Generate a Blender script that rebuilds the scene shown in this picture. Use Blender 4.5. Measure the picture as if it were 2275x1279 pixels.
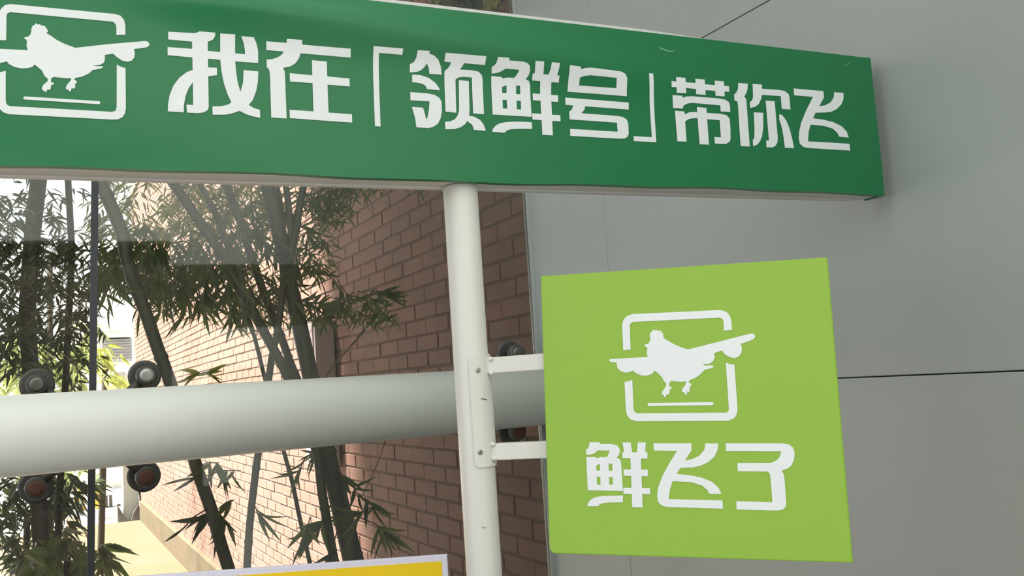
import bpy, bmesh, math, random
from mathutils import Vector, Matrix
from mathutils.geometry import tessellate_polygon

# ------------------------------------------------------------------ camera, sky, sun, exposure
scn = bpy.context.scene
for o in list(bpy.data.objects): bpy.data.objects.remove(o)
COL = scn.collection
W, H, F = 2275.0, 1279.0, 2161.1
PITCH, ROLL, YAW = math.radians(5.319), math.radians(-3.822), math.radians(26.231)
EYE = Vector((0, 0, 2.05))
fwd = Vector((math.sin(YAW) * math.cos(PITCH), math.cos(YAW) * math.cos(PITCH), math.sin(PITCH)))
rt0 = Vector((math.cos(YAW), -math.sin(YAW), 0)); up0 = rt0.cross(fwd)
rgt = math.cos(ROLL) * rt0 + math.sin(ROLL) * up0
upv = -math.sin(ROLL) * rt0 + math.cos(ROLL) * up0
cam = bpy.data.objects.new('camera', bpy.data.cameras.new('camera')); COL.objects.link(cam)
cam.data.sensor_width = 36; cam.data.lens = F / W * 36
cam.data.clip_start = 0.05; cam.data.clip_end = 300
M = Matrix.Identity(4)
for i in range(3):
    M[i][0] = rgt[i]; M[i][1] = upv[i]; M[i][2] = -fwd[i]; M[i][3] = EYE[i]
cam.matrix_world = M
scn.camera = cam

wd = bpy.data.worlds.new('world'); scn.world = wd; wd.use_nodes = True
bg = wd.node_tree.nodes['Background']
bg.inputs[0].default_value = (0.96, 0.985, 1.0, 1); bg.inputs[1].default_value = 1.4
SUN_DIR = Vector((-0.45, 0.25, 0.86)).normalized()          # towards the sun
sun = bpy.data.objects.new('sun', bpy.data.lights.new('sun', 'SUN')); COL.objects.link(sun)
sun.data.energy = 33.0; sun.data.angle = math.radians(12); sun.data.color = (1.0, 0.92, 0.88)
sun.rotation_euler = SUN_DIR.to_track_quat('Z', 'Y').to_euler(); sun.location = (-8, 6, 12)
vs = scn.view_settings
vs.view_transform = 'Standard'; vs.look = 'None'; vs.gamma = 1; vs.exposure = 0.10; vs.use_curve_mapping = False

# ------------------------------------------------------------------ helpers
rnd = random.Random(7)
def ray(x, y):
    return rgt * ((x - W / 2) / F) + upv * ((H / 2 - y) / F) + fwd
def atY(x, y, Y):
    d = ray(x, y); return EYE + d * (Y / d.y)
def atX(x, y, X):
    d = ray(x, y); return EYE + d * (X / d.x)
def atP(x, y, p, n):
    d = ray(x, y); return EYE + d * ((p - EYE).dot(n) / d.dot(n))
def proj(p):
    c = p - EYE; z = c.dot(fwd)
    if z < .05: return None
    return (W / 2 + F * c.dot(rgt) / z, H / 2 - F * c.dot(upv) / z, z)

def mat(name, color, rough=.6, spec=.4, metal=0, noise=None, bump=0, bscale=200, col2=None, nscale=(8, 8, 8)):
    m = bpy.data.materials.new(name); m.use_nodes = True
    nt = m.node_tree; b = nt.nodes['Principled BSDF']
    b.inputs['Base Color'].default_value = (*color, 1); b.inputs['Roughness'].default_value = rough
    b.inputs['Specular IOR Level'].default_value = spec; b.inputs['Metallic'].default_value = metal
    g = nt.nodes.new('ShaderNodeNewGeometry')
    if col2:
        mp = nt.nodes.new('ShaderNodeMapping'); mp.inputs['Scale'].default_value = nscale
        nt.links.new(g.outputs['Position'], mp.inputs[0])
        n = nt.nodes.new('ShaderNodeTexNoise'); n.inputs['Scale'].default_value = 1; n.inputs['Detail'].default_value = 4
        nt.links.new(mp.outputs[0], n.inputs[0])
        r = nt.nodes.new('ShaderNodeValToRGB'); r.color_ramp.elements[0].position = .32; r.color_ramp.elements[1].position = .68
        r.color_ramp.elements[0].color = (*color, 1); r.color_ramp.elements[1].color = (*col2, 1)
        nt.links.new(n.outputs[0], r.inputs[0]); nt.links.new(r.outputs[0], b.inputs['Base Color'])
    if bump:
        n2 = nt.nodes.new('ShaderNodeTexNoise'); n2.inputs['Scale'].default_value = bscale; n2.inputs['Detail'].default_value = 3
        nt.links.new(g.outputs['Position'], n2.inputs[0])
        bp = nt.nodes.new('ShaderNodeBump'); bp.inputs['Strength'].default_value = bump; bp.inputs['Distance'].default_value = .002
        nt.links.new(n2.outputs[0], bp.inputs['Height']); nt.links.new(bp.outputs[0], b.inputs['Normal'])
    return m
def leaf_mat(name, c1, c2, trans, tc):
    m = bpy.data.materials.new(name); m.use_nodes = True; nt = m.node_tree
    b = nt.nodes['Principled BSDF']; out = nt.nodes['Material Output']
    g = nt.nodes.new('ShaderNodeNewGeometry')
    n = nt.nodes.new('ShaderNodeTexNoise'); n.inputs['Scale'].default_value = 6
    nt.links.new(g.outputs['Position'], n.inputs[0])
    r = nt.nodes.new('ShaderNodeValToRGB'); r.color_ramp.elements[0].position = .38; r.color_ramp.elements[1].position = .62
    r.color_ramp.elements[0].color = (*c1, 1); r.color_ramp.elements[1].color = (*c2, 1)
    nt.links.new(n.outputs[0], r.inputs[0]); nt.links.new(r.outputs[0], b.inputs['Base Color'])
    b.inputs['Roughness'].default_value = .45
    t = nt.nodes.new('ShaderNodeBsdfTranslucent'); t.inputs[0].default_value = (*tc, 1)
    mx = nt.nodes.new('ShaderNodeMixShader'); mx.inputs[0].default_value = trans
    nt.links.new(b.outputs[0], mx.inputs[1]); nt.links.new(t.outputs[0], mx.inputs[2]); nt.links.new(mx.outputs[0], out.inputs[0])
    return m

LOC = {}
def link(o, parent):
    COL.objects.link(o)
    if parent is not None:
        o.parent = parent
        if parent.name in LOC: o.matrix_parent_inverse = Matrix.Translation(-LOC[parent.name])
def tag(o, label=None, cat=None, group=None, kind=None):
    if label: o['label'] = label
    if cat: o['category'] = cat
    if group: o['group'] = group
    if kind: o['kind'] = kind
    return o
def empty(name, loc, label=None, cat=None, group=None, kind=None):
    o = bpy.data.objects.new(name, None); COL.objects.link(o); o.location = loc; o.empty_display_size = .05
    LOC[o.name] = Vector(loc); return tag(o, label, cat, group, kind)
def pyd(name, v, f, m, parent=None, smooth=False):
    me = bpy.data.meshes.new(name); me.from_pydata([tuple(p) for p in v], [], f); me.update()
    if smooth: me.polygons.foreach_set('use_smooth', [True] * len(me.polygons))
    me.materials.append(m); o = bpy.data.objects.new(name, me); link(o, parent); return o
def bmo(name, bm, m, parent=None, smooth=False):
    me = bpy.data.meshes.new(name); bm.normal_update(); bm.to_mesh(me); bm.free()
    if smooth: me.polygons.foreach_set('use_smooth', [True] * len(me.polygons))
    me.materials.append(m); o = bpy.data.objects.new(name, me); link(o, parent); return o
def hexa(bm, c8):
    vs_ = [bm.verts.new(c) for c in c8]
    for f in ((0, 3, 2, 1), (4, 5, 6, 7), (0, 1, 5, 4), (1, 2, 6, 5), (2, 3, 7, 6), (3, 0, 4, 7)):
        bm.faces.new([vs_[i] for i in f])
def boxbm(lo, hi, bev=0, seg=2, bm=None):
    bm = bm or bmesh.new(); a, b = lo, hi
    hexa(bm, [(a[0], a[1], a[2]), (b[0], a[1], a[2]), (b[0], b[1], a[2]), (a[0], b[1], a[2]),
              (a[0], a[1], b[2]), (b[0], a[1], b[2]), (b[0], b[1], b[2]), (a[0], b[1], b[2])])
    if bev: bmesh.ops.bevel(bm, geom=list(bm.edges), offset=bev, segments=seg, affect='EDGES', profile=.5)
    return bm
def obox(bm, p0, e1, e2, e3, l1, l2, l3):
    """box from corner p0 along three axes"""
    a = Vector(p0); x = e1 * l1; y = e2 * l2; z = e3 * l3
    hexa(bm, [a, a + x, a + x + y, a + y, a + z, a + x + z, a + x + y + z, a + y + z])
def tube(bm, pts, rads, seg=12, caps=True):
    rings = []; n = len(pts); pts = [Vector(p) for p in pts]
    for i, p in enumerate(pts):
        t = (pts[min(i + 1, n - 1)] - pts[max(i - 1, 0)]).normalized()
        u = t.cross(Vector((0, 1, 0)) if abs(t.y) < .9 else Vector((0, 0, 1))).normalized(); w = t.cross(u)
        rings.append([bm.verts.new(p + (u * math.cos(a) + w * math.sin(a)) * rads[i]) for a in [2 * math.pi * k / seg for k in range(seg)]])
    for A, B in zip(rings, rings[1:]):
        for k in range(seg):
            bm.faces.new((A[k], A[(k + 1) % seg], B[(k + 1) % seg], B[k]))
    if caps:
        bm.faces.new(rings[0][::-1]); bm.faces.new(rings[-1])
def lathe(bm, prof, origin, axis, seg=28):
    """prof: (radius, distance along axis)"""
    axis = axis.normalized(); u = axis.cross(Vector((0, 0, 1)) if abs(axis.z) < .9 else Vector((1, 0, 0))).normalized(); w = axis.cross(u)
    rings = []
    for r, d in prof:
        c = Vector(origin) + axis * d
        rings.append([bm.verts.new(c + (u * math.cos(a) + w * math.sin(a)) * max(r, 1e-5)) for a in [2 * math.pi * k / seg for k in range(seg)]])
    for A, B in zip(rings, rings[1:]):
        for k in range(seg):
            bm.faces.new((A[k], A[(k + 1) % seg], B[(k + 1) % seg], B[k]))
    bm.faces.new(rings[0][::-1]); bm.faces.new(rings[-1])

# ------------------------------------------------------------------ materials
M_grey = mat('grey_aluminium_panel', (.41, .445, .425), .42, .5, .25, bump=.06, bscale=500, col2=(.425, .455, .44), nscale=(3, 3, 1))
M_seam = mat('dark_seam', (.09, .09, .09), .8)
M_mortar = mat('mortar', (.20, .145, .115), .95, .1)
M_brick = mat('brick', (.285, .158, .118), .8, .2, bump=.5, bscale=120, col2=(.225, .138, .106), nscale=(3, 3.2, 9))
M_white = mat('white_paint', (.74, .725, .67), .38, .5, bump=.04, bscale=60)
M_tube = mat('pale_green_white_paint', (.86, .885, .80), .36, .5, bump=.03, bscale=40)
M_boxw = mat('white_box_frame', (.74, .72, .70), .5)
M_green = mat('green_banner_vinyl', (.009, .18, .058), .32, .42, bump=.05, bscale=90)
M_lime = mat('lime_vinyl', (.295, .50, .055), .5, .4, bump=.05, bscale=120)
M_print = mat('white_print', (.83, .86, .86), .45, .4)
M_yellow = mat('yellow_print', (.98, .67, .008), .5)
M_border = mat('white_border', (.80, .77, .90), .5)
M_steel = mat('brushed_steel', (.16, .155, .14), .32, .5, metal=.85)
M_steel2 = mat('cast_steel', (.10, .098, .088), .5, .5, metal=.6)
M_rust = mat('rusty_cap', (.11, .045, .025), .6, .4)
M_seal = mat('black_sealant', (.055, .06, .065), .6)
M_screw = mat('screw_steel', (.45, .44, .40), .35, .5, metal=.8)
M_dark = mat('dark_mark', (.06, .055, .05), .8)
M_cabinet = mat('mauve_grey_cabinet', (.50, .40, .38), .6, .3, col2=(.42, .35, .33), nscale=(6, 6, 2))
M_path = mat('yellowish_concrete', (.105, .097, .064), .9, .2, bump=.3, bscale=60, col2=(.095, .09, .045), nscale=(.9, .9, 1))
M_skirt = mat('mossy_skirting', (.15, .11, .075), .95, .1, bump=.4, bscale=50, col2=(.115, .10, .06), nscale=(1, 3, 6))
M_soil = mat('soil', (.11, .085, .055), 1, .1, bump=1, bscale=30, col2=(.18, .15, .11), nscale=(3, 3, 3))
M_ground = mat('asphalt', (.05, .05, .05), .9, .2)
M_gravel = mat('pale_gravel', (.62, .61, .60), .95, .1, bump=.8, bscale=40)
M_culm = mat('bamboo_culm', (.075, .072, .042), .5, .4, col2=(.045, .055, .030), nscale=(12, 12, 2))
M_twig = mat('twig', (.10, .075, .04), .7)
M_drytwig = mat('dry_twig', (.30, .22, .13), .7)
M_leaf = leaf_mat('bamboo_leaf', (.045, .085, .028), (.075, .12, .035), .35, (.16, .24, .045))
M_leaf_sun_tint = leaf_mat('sun_tinted_leaf', (.11, .15, .05), (.19, .22, .075), .45, (.36, .40, .14))  # lighter leaf copy with sunlight put into its colour
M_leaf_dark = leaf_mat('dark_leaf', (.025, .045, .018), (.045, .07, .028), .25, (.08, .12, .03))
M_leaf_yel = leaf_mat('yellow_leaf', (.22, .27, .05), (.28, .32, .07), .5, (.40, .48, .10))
M_bark = mat('bark', (.06, .05, .035), .9, .1)
M_house = mat('house_render', (.78, .74, .68), .9)
M_slat = mat('awning_slat', (.30, .28, .27), .6)
M_stone = mat('dark_stone', (.10, .09, .075), .9)
M_crate = mat('yellow_plastic', (.75, .42, .03), .5)
M_opp = mat('pale_facade', (.45, .50, .46), .8)
M_opp_glass = mat('dark_shop_glass', (.05, .055, .055), .25)

def glass_mat():
    m = bpy.data.materials.new('dusty_glass'); m.use_nodes = True; nt = m.node_tree; nt.nodes.clear()
    N = nt.nodes.new; L = nt.links.new
    out = N('ShaderNodeOutputMaterial'); tr = N('ShaderNodeBsdfTransparent'); tr.inputs[0].default_value = (.955, .97, .955, 1)
    gl = N('ShaderNodeBsdfGlossy'); gl.inputs['Roughness'].default_value = .02
    fr = N('ShaderNodeFresnel'); fr.inputs[0].default_value = 1.5
    m1 = N('ShaderNodeMixShader'); L(fr.outputs[0], m1.inputs[0]); L(tr.outputs[0], m1.inputs[1]); L(gl.outputs[0], m1.inputs[2])
    g = N('ShaderNodeNewGeometry'); mp = N('ShaderNodeMapping'); mp.inputs['Scale'].default_value = (45, 1, .8)
    L(g.outputs['Position'], mp.inputs[0]); n = N('ShaderNodeTexNoise'); n.inputs['Scale'].default_value = 1; n.inputs['Detail'].default_value = 5
    L(mp.outputs[0], n.inputs[0])
    mr = N('ShaderNodeMapRange'); mr.inputs['From Min'].default_value = .45; mr.inputs['From Max'].default_value = .8
    mr.inputs['To Min'].default_value = .003; mr.inputs['To Max'].default_value = .035; L(n.outputs[0], mr.inputs[0])
    df = N('ShaderNodeBsdfDiffuse'); df.inputs[0].default_value = (.8, .8, .76, 1)
    tl = N('ShaderNodeBsdfTranslucent'); tl.inputs[0].default_value = (.8, .8, .76, 1)
    m2 = N('ShaderNodeMixShader'); m2.inputs[0].default_value = .5; L(df.outputs[0], m2.inputs[1]); L(tl.outputs[0], m2.inputs[2])
    m3 = N('ShaderNodeMixShader'); L(mr.outputs[0], m3.inputs[0]); L(m1.outputs[0], m3.inputs[1]); L(m2.outputs[0], m3.inputs[2])
    L(m3.outputs[0], out.inputs[0]); return m
M_glass = glass_mat()

# ------------------------------------------------------------------ setting
ZE = EYE.z
XG, XB = 1.568, 1.62            # grey panel wall, brick wall behind the glass
YGL = 3.0                       # glass plane
# ground
o = pyd('floor', [(-9, -9, 0), (XG + .1, -9, 0), (XG + .1, YGL, 0), (-9, YGL, 0)], [(0, 1, 2, 3)], M_ground); tag(o, 'grey paving on the near side of the glass', None, kind='structure')
o = pyd('floor_planting_bed', [(-9, YGL, -.02), (XB + .05, YGL, -.02), (XB + .05, 18.6, -.02), (-9, 18.6, -.02)], [(0, 1, 2, 3)], M_soil); tag(o, 'brown soil bed beside the alley path', kind='structure')
o = bmo('floor_path', boxbm((.62, 5.5, -.1), (XB, 18.5, .03), .008), M_path); tag(o, 'yellowish concrete path along the brick wall', kind='structure')
o = pyd('floor_gravel', [(-25, 18.6, -.03), (25, 18.6, -.03), (25, 70, -.03), (-25, 70, -.03)], [(0, 1, 2, 3)], M_gravel); tag(o, 'bright pale ground beyond the end of the path', kind='structure')
o = bmo('baseboard_alley', boxbm((XB - .05, 5.5, 0), (XB + .01, 18.5, .36), .006), M_skirt); tag(o, 'mossy skirting along the foot of the brick wall', kind='structure')
# unseen roof slab, added over the near alley to shade the near bricks
o = bmo('ceiling_shade', boxbm((-3, 2.55, 4.6), (2.4, 6.5, 4.8)), M_house); tag(o, 'unseen flat roof slab added to shade the near alley', kind='structure')

o = bmo('wall_left_shade', boxbm((-3.2, YGL, 0), (-3.0, 6.8, 4.6)), M_soil); tag(o, 'unseen dark wall added left of the alley to darken the near bricks', kind='structure')  # added out of view, keeps side light off the near bricks
o = bmo('wall_back_shade', boxbm((-9, YGL - .1, 0), (-1.72, YGL + .1, 4.6)), M_soil); tag(o, 'unseen dark wall added left of the glass to cut the light', kind='structure')  # added out of view, dims the alley and the lower grey panels
o = bmo('wall_upper_shade', boxbm((-6, 2.55, 4.8), (2.4, 2.75, 15)), M_house); tag(o, 'unseen pale wall added above the glass front to block the sun', kind='structure')  # added out of view, keeps direct sun off the viewer's side
# grey panel wall: seams at measured heights and depths
wall = bmo('wall_right', boxbm((XG + .012, -7.6, 0), (XG + .045, YGL + .04, 6.0)), M_seam)
tag(wall, 'grey metal panel wall on the right', kind='structure')
z_rows = [0.0] + [ZE - .046 + k * .893 for k in (-1, 0, 1, 2, 3)] + [6.0]
y_cols = [-7.6, -4.9, -1.2, 2.513, YGL + .04]
for ya, yb in zip(y_cols, y_cols[1:]):
    for za, zb in zip(z_rows, z_rows[1:]):
        bm = boxbm((XG, ya + .0012, za + .0012), (XG + .014, yb - .0012, zb - .0012), .0018, 2)
        bmo('panel', bm, M_grey, wall)
# corner return of the grey wall at the glass
bmo('corner_return', boxbm((XG, YGL + .041, 0), (XB + .3, YGL + .049, 6.0), .001), M_grey, wall)

# brick wall
PITCH_Z, PITCH_Y = .0725 * XB / XG, .2655 * XB / XG
JOINT = .010
bw = bmo('wall_alley', boxbm((XB + .0065, YGL + .05, -.05), (XB + .24, 19.2, 6.0)), M_mortar)
tag(bw, 'red brown brick wall running down the alley behind the glass', kind='structure')
Z0 = ZE + (.803 * XB / XG)
Y0 = 3.148 * XB / XG
bl, bh, bd = PITCH_Y - JOINT, PITCH_Z - JOINT, .02
unit = boxbm((0, -bl / 2, -bh / 2), (bd, bl / 2, bh / 2)); 
bmesh.ops.bevel(unit, geom=[e for e in unit.edges if all(v.co.x < .001 for v in e.verts)], offset=.003, segments=1, affect='EDGES')
brick_me = bpy.data.meshes.new('brick'); unit.normal_update(); unit.to_mesh(brick_me); unit.free(); brick_me.materials.append(M_brick)
cells = []
for r in range(-36, 54):
    zc = Z0 + (r - .5) * PITCH_Z
    if zc < .02 or zc > 5.95: continue
    off = (.5 if r % 2 else 0) * PITCH_Y
    k = 0
    for k in range(-2, 62):
        yc = Y0 + off + (k + .5) * PITCH_Y
        if yc + bl / 2 < YGL + .08 or yc + bl / 2 > 19.19: continue
        cells.append((yc + rnd.uniform(-.004, .004), zc + rnd.uniform(-.0012, .0012), rnd.uniform(-.0015, .0025)))
def vis(c):
    if c[0] - bl / 2 < YGL + .06: return 0
    p = proj(Vector((XB, c[0], c[1])))
    if not p: return 0
    x, y, z = p
    if x < 200 or x > 1235 or y < 0 or y > 1279: return 0
    if 40 < y < 400 + .02 * x and x < 1235: return 0
    if x > 1200 and y > 600: return 0
    return bl * bh / z ** 3
order = sorted(range(len(cells)), key=lambda i: -vis(cells[i]))
solo = set(i for i in order[:300] if vis(cells[i]) > 0)
for i in order[:300]:
    if i in solo:
        c = cells[i]; b = bpy.data.objects.new('brick', brick_me); link(b, bw); b.location = (XB + c[2], c[0], c[1])
        b.rotation_euler = (rnd.uniform(-.003, .003), 0, rnd.uniform(-.004, .004))
v, f = [], []
for i, c in enumerate(cells):
    if i in solo: continue
    b0 = len(v); x, yy, zz = XB + c[2], c[0], c[1]
    ya_, yb_ = max(yy - bl / 2, YGL + .055), yy + bl / 2
    for dx, s in ((0, 1), (bd, 1)):
        in_ = .003 if dx == 0 else 0
        v += [(x + dx, ya_ + in_, zz - bh / 2 + in_), (x + dx, yb_ - in_, zz - bh / 2 + in_), (x + dx, yb_ - in_, zz + bh / 2 - in_), (x + dx, ya_ + in_, zz + bh / 2 - in_)]
    f += [(b0, b0 + 3, b0 + 2, b0 + 1)] + [(b0 + k, b0 + (k + 1) % 4, b0 + 4 + (k + 1) % 4, b0 + 4 + k) for k in range(4)]
tag(pyd('distant_bricks', v, f, M_brick, bw), kind='stuff')

# glass: two panes with a slanted sealed joint
def jx(z): return .142 + .0346 * (z - ZE - .09)
zt = 5.2
def pane(name, a, b, label):
    """a,b: (x_bottom, x_top) edges"""
    bm = bmesh.new()
    hexa(bm, [(a[0], YGL, .03), (b[0], YGL, .03), (b[0], YGL + .012, .03), (a[0], YGL + .012, .03),
              (a[1], YGL, zt), (b[1], YGL, zt), (b[1], YGL + .012, zt), (a[1], YGL + .012, zt)])
    return tag(bmo(name, bm, M_glass), label, kind='structure')
jw = .0095
pane('window_1', (-1.7, -1.7), (jx(.03) - jw, jx(zt) - jw), 'large dusty glass pane left of the dark sealed joint')
pane('window_2', (jx(.03) + jw, jx(zt) + jw), (XG - .014, XG - .014), 'large dusty glass pane between the dark joint and the grey wall')
bm = bmesh.new()
hexa(bm, [(jx(.03) - jw, YGL - .004, .03), (jx(.03) + jw, YGL - .004, .03), (jx(.03) + jw, YGL + .016, .03), (jx(.03) - jw, YGL + .016, .03),
          (jx(zt) - jw, YGL - .004, zt), (jx(zt) + jw, YGL - .004, zt), (jx(zt) + jw, YGL + .016, zt), (jx(zt) - jw, YGL + .016, zt)])
tag(bmo('trim_4', boxbm((XG - .014, YGL - .003, .03), (XG - .0005, YGL + .015, zt)), M_grey), 'thin grey channel where the glass meets the panel wall', kind='structure')
tag(bmo('trim_1', bm, M_seal), 'dark vertical sealed joint between the glass panes', kind='structure')

# far facade across the street behind the viewpoint (seen mirrored in the glass)
ob = empty('wall_opposite', (0, -7, 0), 'pale shop facade across the street', kind='structure')
bmo('upper_wall', boxbm((-12, -7.6, 4.1), (1.9, -7.0, 8)), M_opp, ob)
bmo('shop_glass', boxbm((-12, -7.6, 0), (1.9, -7.3, 4.1)), M_opp_glass, ob)

# ------------------------------------------------------------------ the green banner box
YB = 1.4
ZB0, ZB1 = ZE + .319, ZE + .600
XL, XR = -.62, 1.536
def disp(x, z):
    """bulges of the loosely stretched banner, towards the viewer"""
    h = (z - ZB0) / (ZB1 - ZB0)
    zr = .87 - .12 * (x - .36) / .45
    a = 1 / (1 + math.exp(-(x - .20) / .06)) * 1 / (1 + math.exp((x - .92) / .06))
    d = .017 * a * math.exp(-((h - zr) / .125) ** 2)
    d += .0025 * math.exp(-((x + .05) / .25) ** 2) * math.sin(h * 5 + 1.0) * max(0, 1 - abs(2 * h - 1))
    d += .0012 * math.sin(9 * x + 3 * h) * math.sin(math.pi * min(max(h, 0), 1)) + .0006 * math.sin(31 * x - 8 * h) * max(0, .25 - h) * 4
    return d * min(1, max(0, h) * 10) * min(1, max(0, 1 - h) * 9)
banner = empty('banner_sign', (.46, YB + .03, ZB0), 'long dark green banner sign with white lettering and logo above the post', 'sign')
# white frame box
bm = bmesh.new()
def prism(bm, prof, x0, x1, z_adj0=0, z_adj1=0):
    n = len(prof); A = [bm.verts.new((x0, p[0], p[1] + (z_adj0 if p[1] > ZB0 + .1 else 0))) for p in prof]
    B = [bm.verts.new((x1, p[0], p[1] + (z_adj1 if p[1] > ZB0 + .1 else 0))) for p in prof]
    bm.faces.new(A); bm.faces.new(B[::-1])
    for i in range(n): bm.faces.new((A[i], B[i], B[(i + 1) % n], A[(i + 1) % n]))
prf = [(YB + .009, ZB0), (YB + .009, ZB1), (YB + .062, ZB1), (YB + .062, ZB0)]
prism(bm, prf, XL, 1.0, .0105, .009); prism(bm, prf, 1.0, 1.36, .009, -.003); prism(bm, prf, 1.36, XR - .001, -.003, -.003)
bmo('box_frame', bm, M_boxw, banner)
# lower edge trim running along the underside
bmo('edge_trim', boxbm((XL, YB + .052, ZB0 - .003), (XR - .03, YB + .066, ZB0 + .006), .001), M_boxw, banner)
# banner sheet
nx, nz = 180, 30
vv, ff = [], []
def wav(x): return .0016 * math.sin(7 * x) + .001 * math.sin(23 * x + 1)
for j in range(nz + 3):
    for i in range(nx + 2):
        x = XL + (XR - XL) * min(i, nx) / nx
        if j == 0: z, y = ZB0 + wav(x) - .001, YB + .010
        elif j == nz + 2: z, y = ZB1 + (.001 if x > 1.22 else -.0005), YB + (.05 if x > 1.22 else .0095)
        else:
            z = ZB0 + wav(x) * (1 if j == 1 else 0) + (ZB1 - ZB0) * (j - 1) / nz; y = YB - .0012 - disp(x, z)
        if i == nx + 1: x = XR + .002; y = YB + .055
        vv.append((x, y, z))
for j in range(nz + 2):
    for i in range(nx + 1):
        a = j * (nx + 2) + i; ff.append((a, a + 1, a + nx + 3, a + nx + 2))
sheet = pyd('banner_sheet', vv, ff, M_green, banner, True)
for e in sheet.data.edges:
    ja, jb = (k // (nx + 2) for k in e.vertices); ia, ib = (k % (nx + 2) for k in e.vertices)
    if (ja == jb and ja in (1, nz + 1)) or (ia == ib == nx): e.use_edge_sharp = True
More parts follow.
